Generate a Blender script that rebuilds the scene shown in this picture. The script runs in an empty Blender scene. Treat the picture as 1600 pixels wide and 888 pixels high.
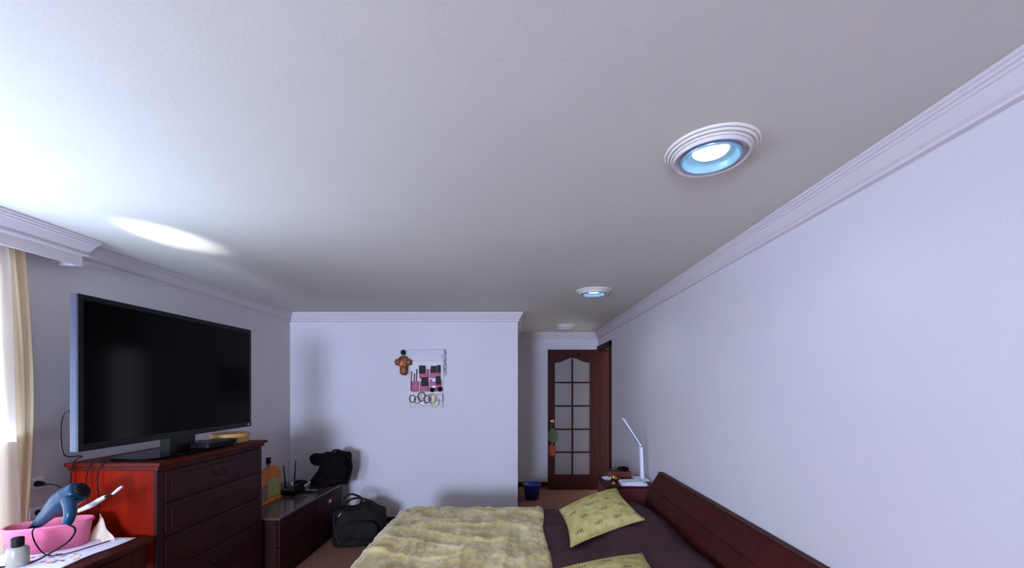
import bpy, bmesh, math, random
from math import pi, sin, cos, radians as R
from mathutils import Vector, Matrix, noise

random.seed(7)
scene = bpy.context.scene
C = scene.collection

# ------------------------------------------------------------------ camera
EYE = 1.56; F = 640.0; CX = 803.0; CY = 604.0
def at(x, y, Y):
    """pixel of the 1600x888 photograph at depth Y -> world point"""
    return Vector(((x-CX)/F*Y, Y, EYE-(y-CY)/F*Y))
cam_d = bpy.data.cameras.new('camera'); cam = bpy.data.objects.new('camera', cam_d); C.objects.link(cam)
cam.location = (0, 0, EYE); cam.rotation_euler = (pi/2, 0, 0)
cam_d.sensor_width = 36; cam_d.lens = 36*F/1600
cam_d.shift_x = (800-CX)/1600; cam_d.shift_y = (CY-444)/1600
cam_d.clip_start = .02; cam_d.clip_end = 100
scene.camera = cam

# ------------------------------------------------------------------ world and light
w = bpy.data.worlds.new('sky'); scene.world = w; w.use_nodes = True
bg = w.node_tree.nodes['Background']
bg.inputs[0].default_value = (.80, .87, 1, 1); bg.inputs[1].default_value = 3.2
def area(name, loc, rot, sx, sy, energy, col):
    d = bpy.data.lights.new(name, 'AREA'); d.shape = 'RECTANGLE'; d.size = sx; d.size_y = sy
    d.energy = energy; d.color = col
    o = bpy.data.objects.new(name, d); C.objects.link(o); o.location = loc; o.rotation_euler = rot
    return o
# daylight arriving at the window from the sky and the bright yard
area('window_daylight', (-2.86, 1.1, 1.5), (0, -pi/2-1.05, 0), 1.3, 1.9, 115, (.44, .63, 1.0))
area('low_window_daylight', (-2.86, 1.3, .72), (0, -pi/2-.3, 0), 1.1, 1.4, 20, (.75, .86, 1.0))
# and at the window in the wall behind the viewer
area('rear_window_daylight', (-1.7, -4.55, 1.5), (pi/2+.40, 0, .70), 1.6, 1.3, 900, (.51, .655, 1.0))
# sunlight thrown up from a glossy surface at the window
sd = bpy.data.lights.new('reflected_sun', 'SPOT'); sd.energy = 380; sd.spot_size = R(13); sd.spot_blend = 1
sd.shadow_soft_size = .03; sd.color = (.86, .95, 1)
so = bpy.data.objects.new('reflected_sun', sd); C.objects.link(so); so.location = (-2.22, .95, 1.35)
so.rotation_euler = (Vector((-1.93, 2.30, 2.40))-Vector((-2.22, .95, 1.35))).to_track_quat('-Z', 'Y').to_euler()
scene.view_settings.view_transform = 'Standard'; scene.view_settings.look = 'None'
scene.view_settings.gamma = 1; scene.view_settings.use_curve_mapping = False
scene.view_settings.exposure = 0.0
scene.cycles.max_bounces = 10; scene.cycles.diffuse_bounces = 6; scene.cycles.transparent_max_bounces = 12

# ------------------------------------------------------------------ materials
def lin(c):
    c = c/255
    return c/12.92 if c <= .04045 else ((c+.055)/1.055)**2.4
def rgb(r, g, b): return (lin(r), lin(g), lin(b), 1)
def mat(name, col, rough=.6, metal=0, noise_scale=0, var=.08, bump=0, bscale=None, coat=0, spec=.5, stretch=(1,1,1)):
    m = bpy.data.materials.new(name); m.use_nodes = True
    nt = m.node_tree; b = nt.nodes['Principled BSDF']
    c = rgb(*col)
    b.inputs['Base Color'].default_value = c; b.inputs['Roughness'].default_value = rough
    b.inputs['Metallic'].default_value = metal; b.inputs['Coat Weight'].default_value = coat
    b.inputs['Specular IOR Level'].default_value = spec
    if noise_scale or bump:
        tc = nt.nodes.new('ShaderNodeTexCoord'); mp = nt.nodes.new('ShaderNodeMapping')
        mp.inputs['Scale'].default_value = stretch
        nt.links.new(tc.outputs['Object'], mp.inputs['Vector'])
    if noise_scale:
        n = nt.nodes.new('ShaderNodeTexNoise'); n.inputs['Scale'].default_value = noise_scale; n.inputs['Detail'].default_value = 6
        nt.links.new(mp.outputs[0], n.inputs['Vector'])
        r = nt.nodes.new('ShaderNodeValToRGB')
        r.color_ramp.elements[0].position = .3; r.color_ramp.elements[1].position = .7
        r.color_ramp.elements[0].color = tuple(v*(1-var) for v in c[:3])+(1,)
        r.color_ramp.elements[1].color = tuple(min(1, v*(1+var)) for v in c[:3])+(1,)
        nt.links.new(n.outputs['Fac'], r.inputs[0]); nt.links.new(r.outputs[0], b.inputs['Base Color'])
    if bump:
        n2 = nt.nodes.new('ShaderNodeTexNoise'); n2.inputs['Scale'].default_value = bscale or 60; n2.inputs['Detail'].default_value = 5
        nt.links.new(mp.outputs[0], n2.inputs['Vector'])
        bp = nt.nodes.new('ShaderNodeBump'); bp.inputs['Strength'].default_value = bump; bp.inputs['Distance'].default_value = .01
        nt.links.new(n2.outputs['Fac'], bp.inputs['Height']); nt.links.new(bp.outputs[0], b.inputs['Normal'])
    return m
def emis(name, col, s):
    m = bpy.data.materials.new(name); m.use_nodes = True
    b = m.node_tree.nodes['Principled BSDF']
    b.inputs['Base Color'].default_value = rgb(*col); b.inputs['Emission Color'].default_value = rgb(*col)
    b.inputs['Emission Strength'].default_value = s
    return m
M = {}
M['wall'] = mat('wall_paint', (202, 194, 195), .7, noise_scale=1.2, var=.03, bump=.08, bscale=120)
M['ceiling'] = mat('ceiling_paint', (206, 199, 186), .8, noise_scale=1.5, var=.03, bump=.05, bscale=90)
M['trim'] = mat('white_trim', (202, 190, 190), .5)
M['carpet'] = mat('brown_floor', (130, 84, 64), .9, noise_scale=40, var=.2, bump=.3, bscale=300)
M['wood'] = mat('dark_mahogany', (62, 18, 14), .5, noise_scale=3, var=.3, stretch=(6, 6, .6), spec=.15)
M['dresser_wood'] = mat('lit_cherry_wood', (118, 18, 2), .5, noise_scale=3, var=.25, stretch=(5, 5, .5), spec=.06)  # lit copy of the dresser wood, for the side facing the daylight
M['dresser_front'] = mat('shaded_cherry_front', (46, 16, 17), .5, noise_scale=3, var=.2, stretch=(5, .6, 5), spec=.15)  # same dresser wood, darkened to carry the shade on its front
M['dresser_top'] = mat('half_shaded_cherry_top', (74, 18, 10), .5, noise_scale=3, var=.25, stretch=(5, .6, 5), spec=.1)  # same wood again, toned between the lit side and the shaded front
M['door_wood'] = mat('door_wood', (54, 19, 13), .6, spec=.12, noise_scale=3, var=.3, stretch=(6, 6, .5))
M['black'] = mat('black_plastic', (12, 11, 12), .4, spec=.2)
M['screen'] = mat('tv_screen_glass', (4, 4, 5), .12, spec=.05)
M['bezel'] = mat('tv_side_bezel', (40, 37, 54), .45, spec=.3)
M['white_plastic'] = mat('white_plastic', (225, 225, 235), .4)
M['brass'] = mat('brass', (205, 165, 80), .25, metal=1)
M['chrome'] = mat('chrome', (190, 190, 200), .2, metal=1)
M['glass_top'] = mat('glass_topped_wood', (84, 66, 64), .14, spec=.5)
M['black_cloth'] = mat('black_cloth', (17, 13, 14), .9, spec=.08, noise_scale=10, var=.3, bump=.5, bscale=25)
M['bag_cloth'] = mat('charcoal_nylon', (30, 25, 23), .8, spec=.12, noise_scale=12, var=.3, bump=.4, bscale=30)
M['pink'] = mat('pink_plastic', (232, 118, 150), .4)
M['dryer'] = mat('blue_gloss_plastic', (1, 50, 78), .3, spec=.35)
M['cord'] = mat('black_cord', (20, 14, 22), .6, spec=.15)
M['beige'] = mat('beige_fabric', (222, 200, 176), .9, bump=.3, bscale=40)
M['amber_wood'] = mat('amber_wood', (196, 108, 44), .5, noise_scale=4, var=.2, stretch=(4, 4, 1))
M['pale_wood'] = mat('pale_wood', (190, 140, 76), .55, noise_scale=5, var=.15)
M['rose'] = mat('dusty_pink_fabric', (182, 100, 122), .9, bump=.3, bscale=200)
M['cream'] = mat('cream_fabric', (215, 205, 205), .9)
M['brown_gloss'] = mat('brown_glazed', (122, 62, 22), .45, noise_scale=26, var=.75, spec=.3)
M['blue_basket'] = mat('blue_plastic', (18, 52, 128), .4)
M['paper'] = mat('paper', (222, 216, 232), .8)
M['sheet'] = mat('aubergine_sheet', (62, 28, 36), .75, noise_scale=5, var=.12, bump=.25, bscale=14)
M['green_felt'] = mat('green_felt', (70, 86, 52), .9)
M['red_felt'] = mat('red_felt', (150, 52, 34), .9)
M['cap'] = mat('dark_cap', (20, 13, 15), .5, spec=.15)
M['bottle'] = mat('frosted_bottle', (150, 144, 130), .3)
M['amber'] = mat('amber_bottle', (120, 56, 20), .15)
M['dark_red'] = mat('dark_red_wood', (96, 34, 26), .5)
M['photo'] = mat('photo_print', (150, 160, 90), .35, noise_scale=60, var=.55)
M['photo_dark'] = mat('photo_print_dark', (120, 92, 84), .35, noise_scale=40, var=.4)
M['frosted'] = mat('frosted_pane', (112, 102, 98), .35, noise_scale=3, var=.05, bump=.1, bscale=80)
M['lamp_off'] = mat('unlit_lens', (200, 200, 210), .3)
M['reflector'] = mat('glow_tinted_reflector', (150, 190, 215), .25, metal=.4)  # cyan glow of a lit lamp is put into this colour
M['led'] = emis('led_glow', (232, 250, 255), 9)
M['dot'] = mat('silver_mark', (170, 170, 180), .3)

# plush blanket: two-tone pile
def blanket_mat():
    m = mat('plush_blanket', (196, 178, 118), .95)
    nt = m.node_tree; b = nt.nodes['Principled BSDF']
    tc = nt.nodes.new('ShaderNodeTexCoord')
    n = nt.nodes.new('ShaderNodeTexNoise'); n.inputs['Scale'].default_value = 3.2; n.inputs['Detail'].default_value = 7; n.inputs['Roughness'].default_value = .58
    n.inputs['Distortion'].default_value = .8
    nt.links.new(tc.outputs['Object'], n.inputs['Vector'])
    r = nt.nodes.new('ShaderNodeValToRGB'); e = r.color_ramp.elements
    e[0].position = .30; e[0].color = rgb(146, 114, 48); e[1].position = .68; e[1].color = rgb(208, 190, 126)
    k = e.new(.48); k.color = rgb(184, 160, 84)
    nt.links.new(n.outputs['Fac'], r.inputs[0]); nt.links.new(r.outputs[0], b.inputs['Base Color'])
    v = nt.nodes.new('ShaderNodeTexNoise'); v.inputs['Scale'].default_value = 30; v.inputs['Detail'].default_value = 8; v.inputs['Distortion'].default_value = 1
    nt.links.new(tc.outputs['Object'], v.inputs['Vector'])
    bp = nt.nodes.new('ShaderNodeBump'); bp.inputs['Strength'].default_value = .35; bp.inputs['Distance'].default_value = .012
    nt.links.new(v.outputs['Fac'], bp.inputs['Height']); nt.links.new(bp.outputs[0], b.inputs['Normal'])
    b.inputs['Sheen Weight'].default_value = .4
    return m
M['blanket'] = blanket_mat()

# cushion cover with printed rows of little tally marks
def cushion_mat():
    m = mat('printed_cushion_cover', (206, 202, 152), .85)
    nt = m.node_tree; b = nt.nodes['Principled BSDF']; L = nt.links.new
    def mth(op, a, c=None):
        q = nt.nodes.new('ShaderNodeMath'); q.operation = op
        for i, v in enumerate((a, c)):
            if v is None: continue
            if isinstance(v, (int, float)): q.inputs[i].default_value = v
            else: L(v, q.inputs[i])
        return q.outputs[0]
    uv = nt.nodes.new('ShaderNodeTexCoord'); s = nt.nodes.new('ShaderNodeSeparateXYZ'); L(uv.outputs['UV'], s.inputs[0])
    u = mth('MULTIPLY', s.outputs[0], 3.6); v0 = mth('MULTIPLY', s.outputs[1], 4.6)
    row = mth('FLOOR', v0); off = mth('MULTIPLY', mth('MODULO', row, 2.0), .5)
    u = mth('ADD', u, off)
    fu = mth('FRACT', u); fv = mth('FRACT', v0)
    inx = mth('MULTIPLY', mth('GREATER_THAN', fu, .30), mth('LESS_THAN', fu, .66))
    iny = mth('MULTIPLY', mth('GREATER_THAN', fv, .38), mth('LESS_THAN', fv, .62))
    st = mth('GREATER_THAN', mth('FRACT', mth('MULTIPLY', fu, 9.0)), .5)
    mark = mth('MULTIPLY', mth('MULTIPLY', inx, iny), st)
    mark = mth('MULTIPLY', mark, .95)
    n = nt.nodes.new('ShaderNodeTexNoise'); n.inputs['Scale'].default_value = 9; L(uv.outputs['UV'], n.inputs['Vector'])
    r = nt.nodes.new('ShaderNodeValToRGB'); r.color_ramp.elements[0].color = rgb(172, 158, 84); r.color_ramp.elements[1].color = rgb(200, 184, 122)
    r.color_ramp.elements[0].position = .35; r.color_ramp.elements[1].position = .65
    L(n.outputs['Fac'], r.inputs[0])
    mx = nt.nodes.new('ShaderNodeMix'); mx.data_type = 'RGBA'
    L(mark, mx.inputs[0]); L(r.outputs[0], mx.inputs[6]); mx.inputs[7].default_value = rgb(70, 70, 58)
    L(mx.outputs[2], b.inputs['Base Color'])
    return m
M['cushion'] = cushion_mat()

# white runner embroidered with flowers
def cloth_mat():
    m = mat('flowered_white_cloth', (238, 236, 248), .85)
    nt = m.node_tree; b = nt.nodes['Principled BSDF']; L = nt.links.new
    tc = nt.nodes.new('ShaderNodeTexCoord')
    vo = nt.nodes.new('ShaderNodeTexVoronoi'); vo.inputs['Scale'].default_value = 42; L(tc.outputs['Object'], vo.inputs['Vector'])
    n = nt.nodes.new('ShaderNodeTexNoise'); n.inputs['Scale'].default_value = 22; L(tc.outputs['Object'], n.inputs['Vector'])
    # flower sprays lie in a patch near the table edge
    mp = nt.nodes.new('ShaderNodeMapping'); mp.inputs['Scale'].default_value = (1, 2, 1); L(tc.outputs['Object'], mp.inputs[0])
    d = nt.nodes.new('ShaderNodeVectorMath'); d.operation = 'DISTANCE'; L(mp.outputs[0], d.inputs[0]); d.inputs[1].default_value = (-2.17, 3.85, .75)
    def mth(op, a, c):
        q = nt.nodes.new('ShaderNodeMath'); q.operation = op
        for i, v in enumerate((a, c)):
            if isinstance(v, (int, float)): q.inputs[i].default_value = v
            else: L(v, q.inputs[i])
        return q.outputs[0]
    near = mth('LESS_THAN', d.outputs['Value'], .125)
    pet = mth('MULTIPLY', mth('LESS_THAN', vo.outputs['Distance'], .52), mth('GREATER_THAN', n.outputs['Fac'], .46))
    f = mth('MULTIPLY', near, pet)
    r = nt.nodes.new('ShaderNodeValToRGB'); r.color_ramp.interpolation = 'CONSTANT'; e = r.color_ramp.elements
    e[0].color = rgb(112, 84, 150); e[1].position = .35; e[1].color = rgb(214, 88, 96)
    k = e.new(.55); k.color = rgb(236, 160, 110); k = e.new(.75); k.color = rgb(120, 96, 160)
    L(vo.outputs['Color'], r.inputs[0])
    mx = nt.nodes.new('ShaderNodeMix'); mx.data_type = 'RGBA'
    L(f, mx.inputs[0]); mx.inputs[6].default_value = rgb(238, 236, 248); L(r.outputs[0], mx.inputs[7])
    L(mx.outputs[2], b.inputs['Base Color'])
    return m
M['runner'] = cloth_mat()

def curtain_mat(name, col, through, transl):
    m = bpy.data.materials.new(name); m.use_nodes = True; nt = m.node_tree; nt.nodes.clear(); L = nt.links.new
    o = nt.nodes.new('ShaderNodeOutputMaterial')
    t = nt.nodes.new('ShaderNodeBsdfTransparent'); tl = nt.nodes.new('ShaderNodeBsdfTranslucent'); df = nt.nodes.new('ShaderNodeBsdfDiffuse')
    tl.inputs[0].default_value = rgb(*col); df.inputs[0].default_value = rgb(*col)
    wv = nt.nodes.new('ShaderNodeTexNoise'); wv.inputs['Scale'].default_value = 240
    tc = nt.nodes.new('ShaderNodeTexCoord'); L(tc.outputs['Object'], wv.inputs['Vector'])
    bp = nt.nodes.new('ShaderNodeBump'); bp.inputs['Strength'].default_value = .2; L(wv.outputs[0], bp.inputs['Height'])
    L(bp.outputs[0], tl.inputs['Normal']); L(bp.outputs[0], df.inputs['Normal'])
    a = nt.nodes.new('ShaderNodeMixShader'); a.inputs[0].default_value = transl; L(df.outputs[0], a.inputs[1]); L(tl.outputs[0], a.inputs[2])
    c = nt.nodes.new('ShaderNodeMixShader'); c.inputs[0].default_value = through; L(a.outputs[0], c.inputs[1]); L(t.outputs[0], c.inputs[2])
    L(c.outputs[0], o.inputs[0])
    return m
M['sheer'] = curtain_mat('white_sheer', (244, 246, 255), .45, .6)
M['drape'] = curtain_mat('cream_drape', (236, 214, 176), .0, .55)

# ------------------------------------------------------------------ mesh helpers
def obj(name, bm, m, parent=None, smooth=False, loc=None):
    if not isinstance(bm, bpy.types.Mesh):
        me = bpy.data.meshes.new(name); bm.normal_update(); bm.to_mesh(me); bm.free()
        if smooth:
            me.polygons.foreach_set('use_smooth', [True]*len(me.polygons))
        me.materials.append(M[m] if isinstance(m, str) else m)
    else: me = bm
    o = bpy.data.objects.new(name, me); C.objects.link(o)
    if parent is not None:
        o.parent = parent
        o.location = -Vector(parent.location) if parent.type == 'EMPTY' and parent.parent is None else (0, 0, 0)
    return o
def tag(o, label, cat, group=None, kind=None):
    if label: o['label'] = label
    if cat: o['category'] = cat
    if group: o['group'] = group
    if kind: o['kind'] = kind
    return o
def thing(name, loc, label, cat, group=None):
    o = bpy.data.objects.new(name, None); C.objects.link(o); o.location = loc; o.empty_display_size = .1
    return tag(o, label, cat, group)
def struct(name, bm, m, parent=None, smooth=False):
    o = obj(name, bm, m, parent, smooth)
    if parent is None: o['kind'] = 'structure'
    return o
def B(): return bmesh.new()
def box(bm, x0, x1, y0, y1, z0, z1, bev=0):
    r = bmesh.ops.create_cube(bm, size=1)
    vs = r['verts']
    for v in vs:
        v.co = Vector((x0+(v.co.x+.5)*(x1-x0), y0+(v.co.y+.5)*(y1-y0), z0+(v.co.z+.5)*(z1-z0)))
    if bev:
        es = list({e for v in vs for e in v.link_edges})
        bmesh.ops.bevel(bm, geom=es, offset=bev, segments=2, affect='EDGES', profile=.6)
    return bm
def bx(*a, **k): return box(B(), *a, **k)
def prism(bm, pts, a0, a1, axis='y'):
    """pts: 2-D outline; axis y: pts=(x,z) ; axis x: pts=(y,z) ; axis z: pts=(x,y)"""
    def mk(p, a):
        return {'y': (p[0], a, p[1]), 'x': (a, p[0], p[1]), 'z': (p[0], p[1], a)}[axis]
    v0 = [bm.verts.new(mk(p, a0)) for p in pts]; v1 = [bm.verts.new(mk(p, a1)) for p in pts]
    n = len(pts)
    for i in range(n):
        bm.faces.new((v0[i], v0[(i+1) % n], v1[(i+1) % n], v1[i]))
    bm.faces.new(v0[::-1]); bm.faces.new(v1)
    bmesh.ops.recalc_face_normals(bm, faces=bm.faces)
    return bm
def lathe(bm, prof, c, n=32, axis=Vector((0, 0, 1))):
    q = axis.to_track_quat('Z', 'Y'); c = Vector(c); rings = []
    for r, h in prof:
        if r < 1e-6: rings.append([bm.verts.new(c+q @ Vector((0, 0, h)))])
        else: rings.append([bm.verts.new(c+q @ Vector((r*cos(2*pi*i/n), r*sin(2*pi*i/n), h))) for i in range(n)])
    for a, b in zip(rings, rings[1:]):
        for i in range(n):
            j = (i+1) % n
            if len(a) == 1 and len(b) == 1: break
            if len(a) == 1: bm.faces.new((a[0], b[i], b[j]))
            elif len(b) == 1: bm.faces.new((a[i], b[0], a[j]))
            else: bm.faces.new((a[i], b[i], b[j], a[j]))
    bmesh.ops.recalc_face_normals(bm, faces=bm.faces)
    return bm
def spline(pts, k=6):
    pts = [Vector(p) for p in pts]; out = []
    P = [pts[0]*2-pts[1]]+pts+[pts[-1]*2-pts[-2]]
    for i in range(1, len(P)-2):
        a, b, c, d = P[i-1:i+3]
        for j in range(k):
            t = j/k
            out.append(.5*((2*b)+(c-a)*t+(2*a-5*b+4*c-d)*t*t+(3*b-a-3*c+d)*t**3))
    out.append(pts[-1]); return out
def tube(bm, pts, r, n=8, sm=True, k=6, flat=1.0):
    """r: number or list of radii matched to pts"""
    rs = r if isinstance(r, (list, tuple)) else [r]*len(pts)
    if sm and len(pts) > 2:
        m = len(pts); pp = spline(pts, k)
        rr = []
        for i in range(len(pp)):
            t = i/k; a = min(int(t), m-1); b = min(a+1, m-1); f = t-a
            rr.append(rs[a]*(1-f)+rs[b]*f)
    else: pp = [Vector(p) for p in pts]; rr = list(rs)
    rings = []; up = None
    for i, p in enumerate(pp):
        d = (pp[min(i+1, len(pp)-1)]-pp[max(i-1, 0)]).normalized()
        if up is None:
            up = d.orthogonal().normalized() if abs(d.z) > .9 else Vector((0, 0, 1))
        s = d.cross(up).normalized(); u = s.cross(d).normalized(); up = u
        rings.append([bm.verts.new(p+s*(rr[i]*cos(2*pi*j/n))+u*(rr[i]*flat*sin(2*pi*j/n))) for j in range(n)])
    for a, b in zip(rings, rings[1:]):
        for j in range(n): bm.faces.new((a[j], a[(j+1) % n], b[(j+1) % n], b[j]))
    bm.faces.new(rings[0][::-1]); bm.faces.new(rings[-1])
    bmesh.ops.recalc_face_normals(bm, faces=bm.faces)
    return bm
def grid(bm, nu, nv, fn, uv=False, close_u=False):
    vs = [[bm.verts.new(fn(i/nu, j/nv)) for j in range(nv+1)] for i in range(nu+(0 if close_u else 1))]
    lay = bm.loops.layers.uv.verify() if uv else None
    N = nu
    for i in range(N):
        for j in range(nv):
            i2 = (i+1) % len(vs) if close_u else i+1
            f = bm.faces.new((vs[i][j], vs[i2][j], vs[i2][j+1], vs[i][j+1]))
            if lay:
                for l, (a, b) in zip(f.loops, ((i, j), (i+1, j), (i+1, j+1), (i, j+1))): l[lay].uv = (a/nu, b/nv)
    return vs
def solid(o, t, off=-1):
    m = o.modifiers.new('thickness', 'SOLIDIFY'); m.thickness = t; m.offset = off; return o
def blob(bm, c, r, seed, amp=.15, sub=3, sq=1.0, fr=3):
    """lumpy soft body; sq<1 squares it up"""
    q = bmesh.ops.create_icosphere(bm, subdivisions=sub, radius=1)
    for v in q['verts']:
        d = v.co.normalized()
        p = Vector([math.copysign(abs(d[i])**sq, d[i]) for i in range(3)])
        p *= 1+amp*noise.noise(d*fr+Vector((seed, seed*2, 0)))
        v.co = Vector(c)+Vector((p.x*r[0], p.y*r[1], p.z*r[2]))
    return bm

# ------------------------------------------------------------------ room shell
XL, XR, YB, YE, YN, H = -2.555, 1.31, 4.675, 6.38, -4.2, 2.40
XH = .044                                     # left side of the hall
XP, YP = -2.445, 2.32                         # pelmet face and its far end
struct('floor', bx(-3.0, 1.6, YN-.1, 6.6, -.08, 0), 'carpet')
cg = bx(-3.0, 1.6, YN-.1, 6.6, H, H+.08)
struct('ceiling', cg, 'ceiling')
WY0, WY1, WZ0, WZ1 = .05, 2.0, .12, 2.16     # window opening in the left wall
b = B(); T = .12
box(b, XL-T, XL, YN-.1, WY0, 0, H); box(b, XL-T, XL, WY1, YB+.1, 0, H)
box(b, XL-T, XL, WY0, WY1, 0, WZ0); box(b, XL-T, XL, WY0, WY1, WZ1, H)
struct('wall_left', b, 'wall')
struct('wall_back', bx(XL-T, XH, YB, YB+.12, 0, H), 'wall')
struct('wall_hall_left', bx(XH-.12, XH, YB+.12, YE, 0, H), 'wall')
struct('wall_hall_end', bx(XH-.12, XR+.4, YE, YE+.1, 0, H), 'wall')
DY0, DY1, DZ = 5.56, 6.32, 2.12               # doorway in the right wall
b = B(); box(b, XR, XR+.16, YN-.1, DY0, 0, H); box(b, XR, XR+.16, DY1, YE, 0, H); box(b, XR, XR+.16, DY0, DY1, DZ, H)
struct('wall_right', b, 'wall')
b = B(); NX0, NX1, NZ0, NZ1 = -2.5, -.8, .85, 2.2        # second window, behind the viewer
box(b, XL-T, NX0, YN-.12, YN, 0, H); box(b, NX1, XR+.16, YN-.12, YN, 0, H); box(b, NX0, NX1, YN-.12, YN, 0, NZ0); box(b, NX0, NX1, YN-.12, YN, NZ1, H)
struct('wall_near', b, 'wall')
b = B()
for x in (NX0, -1.67, NX1-.05): box(b, x, x+.05, YN-.09, YN-.04, NZ0, NZ1)
for z in (NZ0, NZ1-.05): box(b, NX0, NX1, YN-.09, YN-.04, z, z+.05)
struct('window_2', b, 'trim')
# window frame with panes
b = B()
for y in (WY0, .98, WY1-.05): box(b, XL-.09, XL-.04, y, y+.05, WZ0, WZ1)
for z in (WZ0, WZ1-.05): box(b, XL-.09, XL-.04, WY0, WY1, z, z+.05)
win = struct('window_1', b, 'trim')
gm = bpy.data.materials.new('window_glass'); gm.use_nodes = True
gnt = gm.node_tree; gnt.nodes.clear()
go = gnt.nodes.new('ShaderNodeOutputMaterial'); gt = gnt.nodes.new('ShaderNodeBsdfTransparent'); gg = gnt.nodes.new('ShaderNodeBsdfGlossy')
gg.inputs['Roughness'].default_value = .02; gx = gnt.nodes.new('ShaderNodeMixShader'); gx.inputs[0].default_value = .06
gnt.links.new(gt.outputs[0], gx.inputs[1]); gnt.links.new(gg.outputs[0], gx.inputs[2]); gnt.links.new(gx.outputs[0], go.inputs[0])
for y0, y1 in ((WY0+.05, .98), (1.03, WY1-.05)):
    obj('pane', bx(XL-.068, XL-.062, y0, y1, WZ0+.05, WZ1-.05), gm, win)
# the open doorway on the hall's right: jamb linings and casing
b = B()
box(b, XR+.002, XR+.17, DY0-.002, DY0+.02, 0, DZ); box(b, XR+.002, XR+.17, DY1-.02, DY1+.002, 0, DZ); box(b, XR+.002, XR+.17, DY0, DY1, DZ-.02, DZ+.002)
box(b, XR-.016, XR+.004, DY0-.07, DY0+.01, 0, DZ+.06); box(b, XR-.016, XR+.004, DY1-.01, DY1+.06, 0, DZ+.06); box(b, XR-.016, XR+.004, DY0-.07, DY1+.06, DZ-.01, DZ+.06)
struct('trim_1', b, 'door_wood')
struct('wall_beyond_door', bx(XR+1.2, XR+1.3, 5.0, 6.6, 0, H), 'wall')

# crown moulding swept round the room and the pelmet
prof = [(.060, 0), (.060, .010), (.054, .014), (.054, .022), (.047, .026), (.047, .033), (.041, .037), (.036, .046), (.028, .060), (.020, .074), (.011, .084),
        (.011, .087), (.018, .089), (.018, .098), (.002, .103), (0, .106)]
path = [(XP, YN), (XP, YP), (XL, YP), (XL, YB), (XH, YB), (XH, YE), (XR, YE), (XR, YN)]
def offs(d):
    out = []
    n = len(path)
    for i, p in enumerate(path):
        p = Vector(p)
        a = (Vector(path[i])-Vector(path[i-1])).normalized() if i > 0 else None
        c = (Vector(path[i+1])-Vector(path[i])).normalized() if i < n-1 else None
        rn = lambda v: Vector((v.y, -v.x))      # right-hand normal points into the room
        if a is None: out.append(p+rn(c)*d)
        elif c is None: out.append(p+rn(a)*d)
        else:
            m = (rn(a)+rn(c)); m = m/(1+rn(a).dot(rn(c))); out.append(p+m*d)
    return out
OF = [(offs(d), z) for d, z in prof]
names = ['trim_2', 'trim_3', 'trim_4', 'trim_5', 'trim_6', 'trim_7', 'trim_8']
for i in range(len(path)-1):
    b = B(); A = [b.verts.new((o[i].x, o[i].y, H-z-.0005)) for o, z in OF]; E = [b.verts.new((o[i+1].x, o[i+1].y, H-z-.0005)) for o, z in OF]
    for k in range(len(prof)-1): b.faces.new((A[k], E[k], E[k+1], A[k+1]))
    bmesh.ops.recalc_face_normals(b, faces=b.faces)
    struct(names[i], b, 'trim')
# pelmet boards
b = B(); box(b, XP-.018, XP, YN, YP, EYE+.68, H-.002); box(b, XL, XP-.018, YP-.018, YP, EYE+.68, H-.002)
struct('trim_9', b, 'trim')
# skirting
struct('baseboard_hall_end', bx(XH, XR, YE-.015, YE, 0, .07), 'door_wood')
struct('baseboard_back', bx(XL+.001, XH+.015, YB-.015, YB, 0, .07), 'door_wood')
struct('baseboard_left', bx(XL, XL+.015, YN, YB-.016, 0, .07), 'door_wood')
struct('baseboard_right', bx(XR-.015, XR, YN, DY0-.08, 0, .07), 'door_wood')
struct('baseboard_hall_left', bx(XH, XH+.015, YB+.001, YE-.016, 0, .07), 'door_wood')

# ------------------------------------------------------------------ ceiling lights
def ceiling_light(x, y, on, label):
    t = thing('ceiling_light', (x, y, H), label, 'ceiling light', 'recessed ceiling lights in a row')
    b = lathe(B(), [(.155, 0), (.155, -.005), (.150, -.009), (.147, -.007), (.144, -.009), (.144, -.013), (.139, -.016), (.136, -.013), (.133, -.015), (.133, -.019), (.129, -.022), (.126, -.020)], (x, y, H), 72)
    obj('plaster_ring', b, 'ceiling', t, True)
    b = lathe(B(), [(.127, -.016), (.127, -.030), (.124, -.034), (.120, -.033), (.117, -.024), (.099, -.022)], (x, y, H), 72)
    obj('outer_rim', b, 'trim', t, True)
    b = lathe(B(), [(.100, -.018), (.100, -.032), (.096, -.036), (.092, -.033), (.087, -.016), (.078, -.006), (.058, -.003)], (x, y, H), 72)
    obj('reflector', b, 'reflector' if on else 'white_plastic', t, True)
    b = lathe(B(), [(.060, -.003), (.054, -.009), (.04, -.013), (0, -.015)], (x, y, H), 48)
    obj('lens', b, 'led' if on else 'lamp_off', t, True)
    if on:
        d = bpy.data.lights.new('lamp_glow', 'SPOT'); d.energy = 5; d.color = (.62, .84, 1); d.shadow_soft_size = .06; d.spot_size = R(150); d.spot_blend = .6
        l = bpy.data.objects.new('lamp_glow', d); C.objects.link(l); l.parent = t; l.location = (0, 0, -.035)
ceiling_light(.70, 1.457, True, 'large lit ceiling downlight nearest the viewer, glowing blue-white in stepped ring')
ceiling_light(.703, 3.60, True, 'middle lit ceiling downlight in stepped white ring, before the hall')
ceiling_light(.71, 5.66, False, 'unlit round ceiling downlight in the dim hall near the glazed door')

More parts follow.
